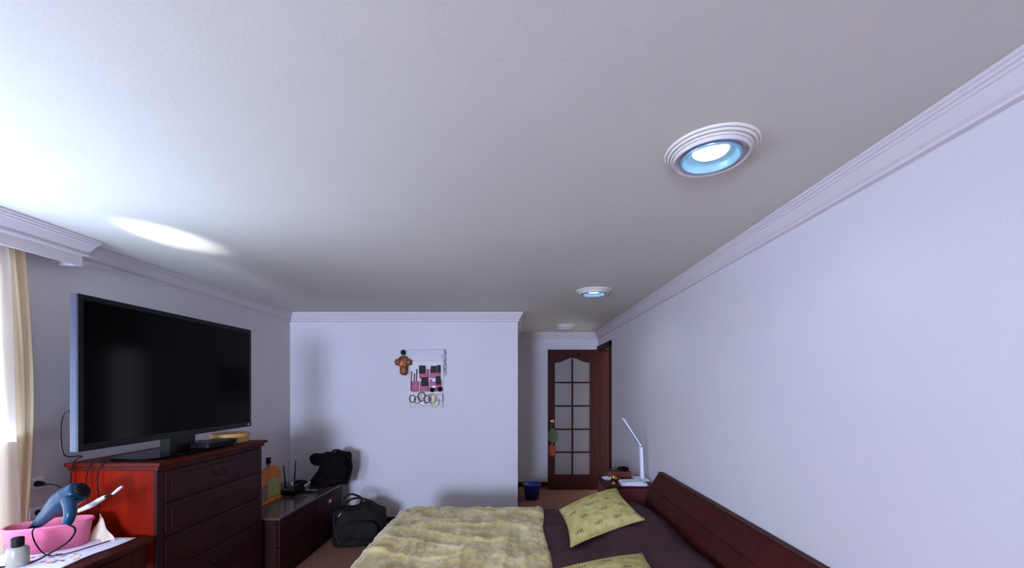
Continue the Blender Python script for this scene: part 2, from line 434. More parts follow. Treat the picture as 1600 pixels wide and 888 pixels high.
# ------------------------------------------------------------------ glazed door leaf
dy0, dy1 = 6.17, 6.21; lx0, lx1 = .512, 1.288; lz = 2.115
door = thing('door_1', (lx1, dy1, 0), None, None); door['kind'] = 'structure'
S = 6.17/F
px = lambda x: (x-CX)*S
pz = lambda y: EYE-(y-CY)*S
b = B()
box(b, lx0, px(867), dy0, dy1, .008, lz); box(b, px(922), lx1, dy0, dy1, .008, lz)
box(b, px(867), px(922), dy0, dy1, .008, pz(742))
# arched top rail
n = 16; xa, xb = px(867), px(922)
def arch(x):
    t = (x-xa)/(xb-xa); u = abs(t-.5)*2
    return pz(559.5)-(pz(559.5)-pz(567))*(.5-.5*cos(pi*min(1, u*1.12)))
pts = [(xa+(xb-xa)*i/n, arch(xa+(xb-xa)*i/n)) for i in range(n+1)]+[(xb, lz), (xa, lz)]
prism(b, pts, dy0, dy1, 'y')
obj('leaf_frame', b, 'door_wood', door)
rows = [(None, 597), (599, 633.5), (636, 670), (672.5, 706), (708.5, 742)]
mid0, mid1 = px(893.2), px(895.8)
obj('glazing_bar', bx(mid0, mid1, dy0+.004, dy1-.004, pz(742), pz(561)), 'door_wood', door)
for y in (598, 634.8, 671.2, 707.2):
    obj('glazing_bar', bx(xa, xb, dy0+.005, dy1-.005, pz(y+1.3), pz(y-1.3)), 'door_wood', door)
for i, (ya, yb) in enumerate(rows):
    for (p0, p1) in ((xa, mid0), (mid1, xb)):
        if ya is None:
            k = 8; q = [(p0+(p1-p0)*j/k, arch(p0+(p1-p0)*j/k)+.004) for j in range(k+1)]+[(p1, pz(yb)), (p0, pz(yb))]
            obj('pane', prism(B(), q, dy0+.017, dy0+.023, 'y'), 'frosted', door)
        else: obj('pane', bx(p0, p1, dy0+.017, dy0+.023, pz(yb), pz(ya)), 'frosted', door)
b = lathe(B(), [(.0, 0), (.026, 0), (.026, .006), (.010, .010), (.010, .03), (.028, .04), (.033, .055), (.026, .068), (0, .074)], (px(862), dy0, pz(658)), 20, Vector((0, -1, 0)))
obj('door_knob', b, 'brass', door, True)
# decoration hanging from the knob
hp = Vector((px(862), dy0-.035, pz(660)))
t = thing('door_decoration', (hp.x, hp.y, hp.z-.5), 'green felt decoration with red tail hanging on the door knob', 'decoration')
b = tube(B(), [hp+Vector((0, -.012, .02)), hp+Vector((-.012, -.018, -.05)), hp+Vector((0, -.018, -.10))], .005, 6)
obj('loop', b, 'green_felt', t, True)
b = blob(B(), hp+Vector((.01, -.012, -.20)), (.07, .022, .11), 3, .25); obj('green_pad', b, 'green_felt', t, True)
b = blob(B(), hp+Vector((.0, -.014, -.42)), (.05, .02, .09), 8, .3)
tube(b, [hp+Vector((0, -.012, -.28)), hp+Vector((0, -.012, -.38))], .012, 8, False); obj('red_tail', b, 'red_felt', t, True)

# blue basket on the hall floor
t = thing('waste_basket', (.25, 5.68, 0), 'small blue plastic waste basket on the hall floor', 'basket')
b = lathe(B(), [(0, .004), (.085, .004), (.09, 0), (.12, .2), (.128, .205), (.125, .212), (.115, .206), (.082, .01), (0, .01)], (.25, 5.68, 0), 28)
obj('tub', b, 'blue_basket', t, True)
b = lathe(B(), [(.124, .196), (.132, .200), (.134, .212), (.126, .216), (.119, .212)], (.25, 5.68, 0), 28)
obj('rim', b, 'blue_basket', t, True)

# ------------------------------------------------------------------ curtains
def curtain(name, y0, y1, x, amp, folds, z0, z1, m, label, nu, thick, taper=None, seed=0):
    def f(u, v):
        y = y0+(y1-y0)*u; z = z1+(z0-z1)*v
        if taper: y = y0+(taper(v)-y0)*u
        fold = sin(u*folds*2*pi+1.2*noise.noise(Vector((u*4, seed, v))))*amp*(.65+.35*v)
        return Vector((x+fold+.006*noise.noise(Vector((u*20, v*4, seed))), y+.012*sin(v*4+u*9), z))
    b = B(); grid(b, nu, 30, f)
    o = obj(name, b, m, None, True)
    tag(o, label, 'curtain')
    return o
curtain('sheer_curtain', -.2, 2.03, -2.478, .014, 19, .06, 2.27, 'sheer', 'white sheer curtain glowing in front of the window', 420, 0, lambda v: 2.00+.10*v**.7)
curtain('side_drape', 1.93, 2.13, -2.515, .013, 3.5, .04, 2.27, 'drape', 'cream side drape gathered at the window edge under the pelmet', 60, 0, lambda v: 2.10+.055*sin(pi*min(1, v*1.25)), 5)

# ------------------------------------------------------------------ dresser
X0, X1, Y0, Y1, Z1 = -2.44, -1.965, 2.255, 3.19, 1.14
t = thing('dresser', (-2.2, 2.72, 0), 'tall dark red wooden chest of drawers under the television', 'dresser')
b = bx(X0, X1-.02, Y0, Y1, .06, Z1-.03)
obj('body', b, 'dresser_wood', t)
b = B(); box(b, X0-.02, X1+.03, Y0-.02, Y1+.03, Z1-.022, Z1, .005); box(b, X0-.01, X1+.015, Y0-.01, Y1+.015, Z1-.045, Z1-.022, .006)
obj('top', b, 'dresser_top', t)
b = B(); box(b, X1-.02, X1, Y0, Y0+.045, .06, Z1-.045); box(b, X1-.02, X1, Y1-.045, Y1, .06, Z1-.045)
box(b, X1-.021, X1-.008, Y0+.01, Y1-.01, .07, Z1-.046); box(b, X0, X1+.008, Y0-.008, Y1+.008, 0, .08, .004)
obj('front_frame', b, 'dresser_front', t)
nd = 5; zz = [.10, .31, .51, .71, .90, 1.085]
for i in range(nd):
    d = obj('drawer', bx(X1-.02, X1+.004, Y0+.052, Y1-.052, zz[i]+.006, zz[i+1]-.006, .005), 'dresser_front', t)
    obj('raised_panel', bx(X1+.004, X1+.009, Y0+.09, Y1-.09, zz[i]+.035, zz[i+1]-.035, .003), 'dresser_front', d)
    zc = (zz[i]+zz[i+1])/2; yc = (Y0+Y1)/2
    b = B()
    for s in (-1, 1): lathe(b, [(0, 0), (.010, 0), (.008, .006), (.005, .018), (0, .02)], (X1+.008, yc+s*.045, zc+.01), 12, Vector((1, 0, 0)))
    tube(b, [(X1+.022, yc-.045, zc+.01), (X1+.03, yc-.03, zc-.012), (X1+.031, yc, zc-.02), (X1+.03, yc+.03, zc-.012), (X1+.022, yc+.045, zc+.01)], .004, 8)
    obj('handle', b, 'cap', d, True)

# television
TX = -2.085; TY0, TY1 = 1.955, 3.245; TB, TT = EYE-.312, EYE+.452
TB = 1.245; TT = 2.005
t = thing('television', (-2.14, 2.6, Z1), 'large black flat screen television on the tall dresser', 'television')
obj('housing', bx(TX-.035, TX-.003, TY0, TY1, TB, TT, .003), 'bezel', t)
obj('back_cover', bx(TX-.075, TX-.035, TY0+.12, TY1-.12, TB+.06, TT-.12, .015), 'black', t)
b = B(); w_ = .026
for a in ((TY0+.001, TY0+w_, TB, TT), (TY1-w_, TY1-.001, TB, TT), (TY0+w_, TY1-w_, TB, TB+.035), (TY0+w_, TY1-w_, TT-w_, TT)):
    box(b, TX-.004, TX+.004, *a)
obj('bezel', b, 'black', t)
obj('screen', bx(TX-.004, TX+.001, TY0+w_, TY1-w_, TB+.035, TT-w_), 'screen', t)
b = lathe(B(), [(0, 0), (.008, 0), (.009, .001), (.009, .002), (.0065, .002), (.0065, .001), (0, .001)], (TX+.004, TY1-.036, TB+.018), 20, Vector((1, 0, 0)))
obj('badge', b, 'dot', t)
b = B(); prism(b, [(-2.16, 2.50), (-2.10, 2.50), (-2.10, 2.70), (-2.16, 2.70)], Z1+.012, TB+.12, 'z'); obj('neck', b, 'black', t)
pts = []
for i in range(40):
    a = 2*pi*i/40; pts.append((-2.16+.165*math.copysign(abs(cos(a))**.5, cos(a)), 2.60+.31*math.copysign(abs(sin(a))**.5, sin(a))))
obj('stand_base', prism(B(), pts, Z1+.001, Z1+.014, 'z'), 'screen', t)
# set-top box
t = thing('set_top_box', (-2.03, 3.0, Z1), 'flat black set-top box on the dresser beneath the television', 'set-top box')
obj('case', bx(-2.13, -1.985, 2.66, 2.94, Z1+.016, Z1+.050, .004), 'black', t)
obj('front_strip', bx(-1.986, -1.982, 2.68, 2.92, Z1+.024, Z1+.04), 'screen', t)
for x in (-2.12, -1.995):
    for y in (2.93,): obj('foot', lathe(B(), [(0, 0.001), (.006, .001), (.006, .017), (0, .017)], (x, y, Z1), 8), 'black', t)
# round wooden box
t = thing('round_wooden_box', (-2.13, 3.07, Z1), 'round pale wooden box at the far end of the dresser top', 'box')
b = lathe(B(), [(0, .002), (.118, .002), (.122, .006), (.122, .043), (0, .043)], (-2.13, 3.075, Z1), 40)
obj('box_body', b, 'pale_wood', t, False)
obj('lid', lathe(B(), [(.122, .043), (.126, .045), (.126, .066), (.121, .071), (.02, .072), (0, .072)], (-2.13, 3.075, Z1), 40), 'pale_wood', t)
# cables off the dresser
o = obj('television_cable', tube(B(), [(-2.17, 2.02, 1.46), (-2.24, 2.03, 1.40), (-2.265, 2.06, 1.22), (-2.28, 2.16, 1.19), (-2.40, 2.225, 1.12), (-2.42, 2.225, .8), (-2.45, 2.225, .3)], .0035, 6), 'cord', None, True)
tag(o, 'thin black cable dropping behind the left edge of the television', 'cable')
for k, (ya, lab) in enumerate(((-2.31, 'black cable hanging over the orange side of the dresser, nearer the wall'), (-2.25, 'black cable hanging over the orange side of the dresser, further from the wall'))):
    o = obj('hanging_cable', tube(B(), [(ya+.05, 2.28, Z1+.005), (ya+.04, 2.262, Z1+.006), (ya+.01, 2.232, Z1+.001), (ya-.01, 2.222, 1.06), (ya-.005, 2.226, .9), (ya-.04, 2.23, .76)], .003, 6), 'cord', None, True)
    tag(o, lab, 'cable', 'cables on the dresser side')

# ------------------------------------------------------------------ side table in the corner by the window
X0, X1, Y0, Y1, Z1 = -2.46, -1.955, 1.05, 2.205, .745
t = thing('side_table', (-2.22, 1.6, 0), 'dark red wooden table beside the window, covered with a flowered cloth', 'table')
obj('table_top', bx(X0, X1+.012, Y0, Y1+.006, Z1-.026, Z1, .004), 'wood', t)
obj('apron', bx(X0+.02, X1-.015, Y0+.02, Y1-.012, Z1-.19, Z1-.026), 'wood', t)
for x in (X0+.02, X1-.065):
    for y in (Y0+.02, Y1-.06): obj('leg', bx(x, x+.048, y, y+.048, 0, Z1-.03, .004), 'wood', t)
for y in (Y0+.08, (Y0+Y1)/2+.02):
    d = obj('drawer', bx(X1-.015, X1-.003, y, y+.44, Z1-.175, Z1-.045, .003), 'wood', t)
    obj('knob', lathe(B(), [(0, 0), (.006, 0), (.006, .01), (.013, .018), (.012, .026), (0, .03)], (X1-.003, y+.22, Z1-.11), 14, Vector((1, 0, 0))), 'brass', d, True)
# runner: two sheets
def runner(u, v):
    x = -2.455+(.43)*u; y = 1.12+(1.075)*v
    return Vector((x+.008*sin(v*22), y, Z1+.0035+.002*noise.noise(Vector((u*5, v*9, 2)))))
b = B(); grid(b, 16, 40, runner); o = solid(obj('table_runner', b, 'runner', None, True), .002, 1); tag(o, 'white table runner with pink and purple flowers on the side table', 'tablecloth')
# pink bin
BC = Vector((-2.322, 2.05, Z1+.007)); ca, sa = cos(R(33)), sin(R(33))
def ov(a, ra, rb, z): 
    u, v = ra*math.copysign(abs(cos(a))**.8, cos(a)), rb*math.copysign(abs(sin(a))**.8, sin(a))
    return BC+Vector((u*ca-v*sa, u*sa+v*ca, z))
t = thing('pink_bin', BC, 'oval pink plastic bin holding a hair dryer on the side table', 'bin')
b = B()
layers = [(0.0, 0.0, .003), (.85, .85, .003), (.88, .88, 0), (.97, .97, .115), (1.02, 1.02, .118), (1.02, 1.02, .128), (.95, .95, .128), (.86, .86, .008), (0, 0, .008)]
rings = []
for s, s2, z in layers:
    if s == 0: rings.append([b.verts.new(BC+Vector((0, 0, z)))]); continue
    rings.append([b.verts.new(ov(2*pi*i/40, .155*s, .088*s2, z)) for i in range(40)])
for a_, c_ in zip(rings, rings[1:]):
    for i in range(40):
        j = (i+1) % 40
        if len(a_) == 1: b.faces.new((a_[0], c_[i], c_[j]))
        elif len(c_) == 1: b.faces.new((a_[i], c_[0], a_[j]))
        else: b.faces.new((a_[i], c_[i], c_[j], a_[j]))
bmesh.ops.recalc_face_normals(b, faces=b.faces)
obj('tub', b, 'pink', t, True)
# hair dryer: nozzle down-left in the bin, back end up-right, handle hanging forward
t = thing('hair_dryer', BC+Vector((0, 0, .05)), 'glossy blue hair dryer lying across the pink bin', 'hair dryer')
nz = at(60, 818, 1.99); mid = at(95, 784, 1.97); back = at(124, 768, 1.98)
b = tube(B(), [nz, nz.lerp(mid, .45), mid, mid.lerp(back, .5), back, back+(back-mid)*.12], [.022, .032, .046, .054, .050, .036], 20)
obj('barrel', b, 'dryer', t, True)
ax = (back-mid).normalized()
obj('air_grille', lathe(B(), [(.036, 0), (.038, .006), (.026, .014), (0, .016)], back+(back-mid)*.12, 20, ax), 'cap', t, True)
obj('nozzle', tube(B(), [nz-(mid-nz)*.28, nz+(mid-nz)*.05], [.030, .024], 16, False, flat=.45), 'cap', t, True)
h0 = at(106, 780, 1.93); h1 = at(110, 800, 1.90); h2 = at(105, 819, 1.89)
obj('handle', tube(B(), [h0, h1, h2], [.026, .023, .019], 16), 'dryer', t, True)
Z = Z1+.012
cord = tube(B(), [h2, at(117, 826, 1.89), at(114, 838, 1.90), at(98, 853, 1.90), (-2.20, 1.87, Z), (-2.27, 1.82, Z), (-2.33, 1.78, Z+.004), (-2.36, 1.70, Z+.002)], .0042, 8)
obj('power_cord', cord, 'cord', t, True)
o = obj('thin_cord', tube(B(), [(-2.30, 1.985, Z1+.14), (-2.275, 1.935, Z1+.13), (-2.245, 1.925, Z1+.07), (-2.20, 1.93, Z1+.02), (-2.15, 1.96, Z), (-2.12, 2.05, Z), (-2.10, 2.13, Z)], .0028, 6), 'cord', None, True)
tag(o, 'thin dark cord trailing over the pink bin onto the white runner', 'cable')
# white styling wand leaning out of the bin
t = thing('styling_wand', BC+Vector((.1, .06, .1)), 'white handled styling wand with dark neck leaning from the pink bin', 'styling wand')
p0, p1, p2, p3, p4 = at(122, 799, 2.05), at(140, 791, 2.04), at(165, 776, 2.02), at(177, 772, 2.01), at(190, 761, 2.0)
obj('handle', tube(B(), [p0, p1, p1.lerp(p2, .6), p2], [.014, .021, .018, .012], 12, flat=.6), 'white_plastic', t, True)
obj('neck', tube(B(), [p2-(p2-p1)*.1, p3], [.007, .005], 8, False), 'cap', t, True)
obj('tip', tube(B(), [p3, p3.lerp(p4, .5), p4], [.008, .010, .008], 10, flat=.6), 'white_plastic', t, True)
# beige cloth behind the bin
def cl(u, v):
    w2 = .012+.075*v**1.4
    return Vector((-2.195+w2*(u-.25)*1.5+.006*sin(v*8), 2.175-.025*v+.014*sin(u*11+v*5)*v, Z1+.006+(.135-.03*u)*(1-v)))
b = B(); grid(b, 14, 12, cl); o = solid(obj('beige_cloth', b, 'beige', None, True), .003, 0); tag(o, 'crumpled beige cloth draped beside the pink bin', 'cloth')
# little bottle with a dark cap
bp_ = (-2.235, 1.845)
t = thing('cosmetic_bottle', (bp_[0], bp_[1], Z1+.007), 'small pale bottle with black cap at the front of the side table', 'bottle')
obj('bottle_body', lathe(B(), [(0, 0), (.033, 0), (.036, .005), (.036, .075), (.030, .084), (.016, .088), (0, .088)], (*bp_, Z1+.007), 24), 'bottle', t, True)
obj('cap', lathe(B(), [(0, .086), (.020, .086), (.021, .092), (.021, .125), (.018, .128), (0, .128)], (*bp_, Z1+.007), 20), 'cap', t, True)
# wall outlets with plugs
for k, (y, z, lab) in enumerate(((2.185, 1.04, 'black plug with curling cord in the upper wall socket by the drape'), (2.19, .885, 'black plug in the lower wall socket by the drape'))):
    t = thing('plugged_cord', (XL, y, z), lab, 'plug')
    p = Vector((XL, y, z))
    obj('socket_plate', bx(XL, XL+.010, y-.035, y+.035, z-.03, z+.03, .003), 'white_plastic', t)
    obj('plug_body', tube(B(), [p+Vector((.01, 0, 0)), p+Vector((.035, 0, 0)), p+Vector((.05, 0, -.004))], [.016, .014, .007], 10, False), 'cord', t, True)
    if k == 0: c = [p+Vector((.048, 0, -.004)), p+Vector((.10, .0, -.004)), p+Vector((.16, 0, -.04)), p+Vector((.185, -.02, -.10)), p+Vector((.19, -.03, -.17))]
    else: c = [p+Vector((.048, 0, -.004)), p+Vector((.075, -.01, -.02)), p+Vector((.075, -.03, -.07)), p+Vector((.07, -.06, -.118))]
    obj('cord', tube(B(), c, .0035, 6), 'cord', t, True)

# ------------------------------------------------------------------ low cabinet
X0, X1, Y0, Y1, Z1 = -2.50, -1.86, 3.24, 4.44, .52
t = thing('low_cabinet', (-2.18, 3.84, 0), 'low dark wooden cabinet with glass top in the far corner', 'cabinet')
obj('body', bx(X0, X1-.018, Y0, Y1, .05, Z1-.02), 'dresser_front', t)
obj('top', bx(X0, X1+.015, Y0-.01, Y1+.01, Z1-.02, Z1, .003), 'glass_top', t)
obj('plinth', bx(X0, X1-.02, Y0+.01, Y1-.01, 0, .05), 'dresser_front', t)
for i, (a, c) in enumerate(((.06, .27), (.28, .49))):
    for (ya, yc) in ((Y0+.012, 3.83), (3.842, Y1-.012)):
        d = obj('drawer', bx(X1-.018, X1+.002, ya, yc, a, c, .004), 'dresser_front', t)
        ym = (ya+yc)/2
        obj('handle', tube(B(), [(X1, ym-.05, c-.035), (X1+.02, ym-.045, c-.035), (X1+.022, ym+.045, c-.035), (X1, ym+.05, c-.035)], .004, 8), 'cap', d, True)
s1 = obj('sticker', bx(X1+.002, X1+.0035, 4.10, 4.17, .375, .425), 'red_felt', t); s1['label'] = 'small red and white sticker'
obj('sticker_print', bx(X1+.0036, X1+.0045, 4.115, 4.158, .392, .412), 'paper', s1)
# wooden photo board
t = thing('photo_board', (-2.20, 3.7, Z1), 'arched amber wooden board with photographs on the low cabinet', 'picture board')
ya, yb = 3.50, 3.855
pts = [(ya, Z1+.002), (yb, Z1+.002)]
for i in range(15):
    u = i/14; yy = yb-.30*u
    pts.append((yb-.005-(yb-ya-.01)*u, Z1+.18+.165*sin(pi*min(1, .06+u*.94))**.6*(1-.25*u)))
obj('board', prism(B(), pts, -2.215, -2.195, 'x'), 'amber_wood', t)
obj('ledge', bx(-2.215, -2.18, ya, yb, Z1+.002, Z1+.018, .002), 'amber_wood', t)
obj('photograph', bx(-2.194, -2.191, 3.655, 3.825, Z1+.04, Z1+.20), 'photo', t)
obj('photograph', bx(-2.194, -2.191, 3.52, 3.64, Z1+.03, Z1+.17), 'photo_dark', t)
# amber bottle behind the board
t = thing('amber_bottle', (-2.265, 3.78, Z1), 'amber bottle whose black cap shows above the wooden photo board', 'bottle')
bc = (-2.265, 3.78, Z1)
obj('bottle_body', lathe(B(), [(0, .001), (.028, .001), (.030, .006), (.030, .25), (.026, .28), (.013, .315), (.012, .335), (0, .335)], bc, 24), 'amber', t, True)
obj('cap', lathe(B(), [(0, .328), (.019, .328), (.021, .333), (.021, .376), (.018, .382), (0, .382)], bc, 20), 'cap', t, True)
# router with two antennas
rc = Vector((-2.19, 3.98, Z1))
t = thing('router', rc, 'black wireless router with two upright antennas on the low cabinet', 'router')
obj('router_body', bx(rc.x-.07, rc.x+.11, rc.y-.09, rc.y+.09, Z1+.003, Z1+.05, .01), 'black', t)
obj('front_panel', bx(rc.x+.10, rc.x+.116, rc.y-.075, rc.y+.075, Z1+.01, Z1+.095, .004), 'black', t)
for (a, c) in ((at(446, 757, 3.93), at(443, 728, 3.93)), (at(460, 753, 4.05), at(462, 720, 4.05))):
    obj('antenna', tube(B(), [a-Vector((0, 0, .04)), a, c], [.008, .007, .005], 8, False), 'black', t, True)
# white modem
mc = Vector((-2.15, 4.13, Z1))
t = thing('white_modem', mc, 'small white curved modem behind the router', 'modem')
b = B(); pts = []
for i in range(13):
    a = pi+pi*i/12; pts.append((mc.x+.09*cos(a), mc.z+.075+.055*sin(a)))
for i in range(13):
    a = 2*pi-pi*i/12; pts.append((mc.x+.078*cos(a), mc.z+.075+.030*sin(a)))
obj('shell', prism(b, pts, mc.y-.03, mc.y+.03, 'y'), 'white_plastic', t)
obj('foot', bx(mc.x-.03, mc.x+.03, mc.y-.025, mc.y+.025, Z1+.001, Z1+.03, .003), 'black', t)
obj('insert', blob(B(), (mc.x, mc.y, Z1+.075), (.07, .028, .022), 2, .05), 'black', t, True)
# remote control
t = thing('remote_control', (-2.0, 3.98, Z1), 'black remote control lying near the cabinet edge', 'remote control')
o_ = obj('remote_body', bx(-2.05, -1.93, 4.0, 4.045, Z1+.002, Z1+.022, .006), 'black', t)
b = B()
for i in range(6):
    for j in range(2): box(b, -2.04+i*.018, -2.032+i*.018, 4.01+j*.018, 4.018+j*.018, Z1+.022, Z1+.0245)
obj('buttons', b, 'dot', t)

# jacket-like black backpack slumped at the cabinet end
t = thing('black_backpack', (-1.9, 4.3, Z1), 'slumped black backpack on the far end of the low cabinet', 'backpack')
def soft_body(pts, Y, depth, seed, zfloor, n=64, rows=14, amp=.012):
    P_ = [Vector(((400+x/8.075-CX)/F*Y, (CY-690-y/8.075)/F*Y+EYE)) for x, y in pts]
    # resample the closed outline evenly
    L_ = [(P_[(i+1) % len(P_)]-P_[i]).length for i in range(len(P_))]; tot = sum(L_); out = []
    for k in range(n):
        d = tot*k/n; i = 0
        while d > L_[i]: d -= L_[i]; i += 1
        out.append(P_[i].lerp(P_[(i+1) % len(P_)], d/L_[i]))
    for _ in range(2): out = [(out[i-1]+out[i]*2+out[(i+1) % n])/4 for i in range(n)]
    cen = sum(out, Vector((0, 0)))/n; b = B(); rings = []
    for j in range(rows+1):
        a = pi*j/rows; s_ = max(.02, sin(a))**.45; yy = Y-cos(a)*depth/2
        ring = []
        for p in out:
            q = cen+(p-cen)*s_
            v = Vector((q.x, yy, q.y)); v += Vector((1, 1, 1))*amp*noise.noise(v*11+Vector((seed, 0, 0)))+Vector((0, amp*1.3*noise.noise(v*24), 0))
            v.z = max(v.z, zfloor); ring.append(b.verts.new(v))
        rings.append(ring)
    for r0, r1 in zip(rings, rings[1:]):
        for i in range(n): b.faces.new((r0[i], r0[(i+1) % n], r1[(i+1) % n], r1[i]))
    b.faces.new(rings[0]); b.faces.new(rings[-1]); bmesh.ops.recalc_face_normals(b, faces=b.faces)
    return b
BZ0 = Z1+.004
obj('body', soft_body([(830, 160), (890, 130), (960, 138), (1030, 112), (1110, 140), (1185, 130), (1200, 200), (1190, 330), (1160, 440), (1140, 552), (1000, 560), (860, 588), (720, 575), (690, 500), (770, 400), (830, 320)], 4.36, .24, 3, BZ0), 'black_cloth', t, True)
obj('top_flap', soft_body([(700, 160), (860, 152), (960, 150), (960, 300), (860, 305), (760, 300), (690, 272), (680, 235)], 4.34, .16, 6, BZ0, 40), 'black_cloth', t, True)
obj('side_pocket', soft_body([(960, 180), (1080, 170), (1150, 250), (1150, 380), (1110, 480), (1000, 470), (930, 360)], 4.25, .10, 8, BZ0, 40), 'black_cloth', t, True)
obj('lower_pocket', soft_body([(720, 480), (800, 400), (900, 420), (960, 500), (940, 570), (800, 580), (710, 560)], 4.27, .12, 12, BZ0, 40), 'black_cloth', t, True)
obj('grab_handle', tube(B(), [at(517, 708, 4.32), at(522, 704, 4.31), at(530, 704, 4.31), at(535, 708, 4.32)], .010, 8), 'black_cloth', t, True)
obj('shoulder_strap', tube(B(), [at(545, 712, 4.26), at(549, 725, 4.24), at(547, 742, 4.24), at(541, 757, 4.25)], .014, 8, flat=.5), 'black_cloth', t, True)

# duffel bag on the floor
t = thing('duffel_bag', (-1.545, 4.14, 0), 'charcoal travel bag with handles on the floor before the back wall', 'bag')
b = B(); q = bmesh.ops.create_cube(b, size=1)
bmesh.ops.subdivide_edges(b, edges=b.edges[:], cuts=9, use_grid_fill=True)
rot = Matrix.Rotation(R(14), 3, 'Z')
def bag_pt(p):
    x, y, z = p*2
    tz = (z+1)/2
    s = 1-.22*tz**2
    X = .245*math.copysign(abs(x)**1.0, x)*(1-.06*tz-.05*(1-abs(z))*0)*(1+.06*(1-y*y)); Y = .155*y*s*(1+.12*(1-x*x))
    Zz = .005+.355*tz-.045*tz*(x*x)+.02*tz*sin(x*5)
    r = 1-.10*(abs(x)*abs(y))**2*(.5+abs(z)*.5)
    n_ = noise.noise(Vector((x*2.2, y*2.2, z*2.2+3)))*.018
    v = Vector((X*r, Y*r, Zz))
    v += Vector((n_*x, n_*y, n_*.7 if z > -.9 else 0))
    return rot @ v+Vector((-1.545, 4.14, 0))
for v in b.verts: v.co = bag_pt(v.co)
obj('body', b, 'bag_cloth', t, True)
P = lambda x, y, z: bag_pt(Vector((x/2, y/2, z/2)))
b = tube(B(), [P(-.95, -.9, .55)+Vector((0, -.01, .005)), P(-.4, -.98, .75), P(.2, -.98, .75), P(.9, -.9, .55)], .006, 6); obj('zip', b, 'cap', t, True)
a0, a1 = P(-.45, -.5, 1), P(.35, -.5, 1)
b = tube(B(), [a0, a0+Vector((-.02, 0, .07)), a0.lerp(a1, .35)+Vector((0, 0, .10)), a1+Vector((.0, 0, .045)), a1], .011, 8); obj('handle', b, 'cap', t, True)
a0, a1 = P(-.65, .4, 1), P(-.05, .4, 1)
b = tube(B(), [a0, a0+Vector((-.01, 0, .08)), a0.lerp(a1, .4)+Vector((0, 0, .115)), a1+Vector((.01, 0, .06)), a1], .011, 8); obj('handle', b, 'cap', t, True)
b = tube(B(), [P(-1, -.6, .9), P(-1.0, -.8, .6)+Vector((-.01, -.01, .01)), P(-1.02, -1, .1), P(-.9, -1.05, -.4), P(-.7, -1.1, -.75), P(-.5, -1.05, -.45)], .010, 8, flat=.5); obj('strap', b, 'cap', t, True)
b = tube(B(), [P(-.92, -.95, .55)+Vector((-.01, -.015, .0)), P(-.70, -.97, .85)+Vector((0, -.015, .01))], .007, 6, False); obj('buckle', b, 'chrome', t, True)
o_ = obj('front_pocket', blob(B(), P(.05, -1.0, -.15), (.17, .035, .09), 21, .1, 3, .6), 'bag_cloth', t, True)

# ------------------------------------------------------------------ wall organiser on the back wall
YW = YB-.012
S2 = YW/F
ox = lambda x: (600+x/7.4-CX)*S2
oz = lambda y: EYE-(530+y/7.4-CY)*S2
t = thing('hanging_rail', (ox(450), YB, oz(125)), 'thin grey wire rail fixed high on the back wall', 'rail')
obj('wire', tube(B(), [(ox(225), YW-.008, oz(128)), (ox(450), YW-.008, oz(124)), (ox(705), YW-.008, oz(120))], .0022, 6, False), 'dot', t, True)
for x in (228, 700):
    obj('hook', lathe(B(), [(0, -.003), (.008, -.003), (.008, .004), (.003, .006), (.003, .02), (.006, .024), (0, .026)], (ox(x), YB-.002, oz(125)), 12, Vector((0, -1, 0))), 'chrome', t, True)
t = thing('pocket_organizer', (ox(480), YB, oz(780)), 'cream wall organizer with pink pockets on the back wall', 'organizer')
def back(u, v):
    return Vector((ox(292+395*u)+.002*sin(v*7), YW+.006-.005*abs(sin(u*8+v*3)), oz(245+545*v)))
b = B(); grid(b, 18, 24, back); obj('backing', solid(obj('backing', b, 'cream', t, True), .002).data, 'cream', t) if False else solid(obj('backing', b, 'cream', t, True), .002)
obj('top_rod', tube(B(), [(ox(285), YW-.004, oz(245)), (ox(690), YW-.004, oz(245))], .005, 8, False), 'white_plastic', t, True)
obj('hanging_cord', tube(B(), [(ox(300), YW-.004, oz(243)), (ox(320), YW-.008, oz(180)), (ox(460), YW-.008, oz(126)), (ox(640), YW-.008, oz(180)), (ox(680), YW-.004, oz(243))], .0012, 5, False), 'dot', t, True)
def pocket(x0, x1, y0, y1, m='rose', bulge=.018):
    def f(u, v):
        return Vector((ox(x0+(x1-x0)*u), YW-.002-bulge*sin(pi*u)**.6*(.55+.45*(1-v)), oz(y0+(y1-y0)*v)))
    b = B(); grid(b, 8, 6, f); return solid(obj('pocket', b, m, t, True), .0015, 0)
for a in ((408, 522, 350, 455), (532, 655, 345, 450), (412, 522, 495, 608), (530, 668, 470, 608), (318, 404, 490, 612)): pocket(*a)
pocket(300, 425, 630, 768, 'cream', .014); pocket(430, 548, 630, 768, 'cream', .014); pocket(552, 680, 630, 768, 'cream', .014)
def deco(name, bm, m, label, cat, group=None, smooth=True):
    return tag(obj(name, bm, m, None, smooth), label, cat, group)
g = 'cosmetics in the organizer pockets'
for (x0, x1, y0, y1, lab) in ((410, 482, 308, 372, 'dark cosmetic case in the top left organizer pocket'), (545, 608, 312, 362, 'dark cosmetic case in the top right organizer pocket'),
                              (618, 656, 303, 360, 'dark cosmetic tube beside the case in the top right organizer pocket'), (436, 512, 443, 515, 'dark square compact in the middle left organizer pocket'),
                              (604, 656, 432, 500, 'dark round compact in the middle right organizer pocket')):
    deco('cosmetic_case', bx(ox(x0), ox(x1), YW-.030, YW-.008, oz(y1+30), oz(y0), .004), 'cap', lab, 'cosmetic', g, False)
deco('cosmetic_jar', bx(ox(563), ox(601), YW-.032, YW-.023, oz(492), oz(458), .003), 'paper', 'small white cosmetic jar in the middle right organizer pocket', 'cosmetic', g, False)
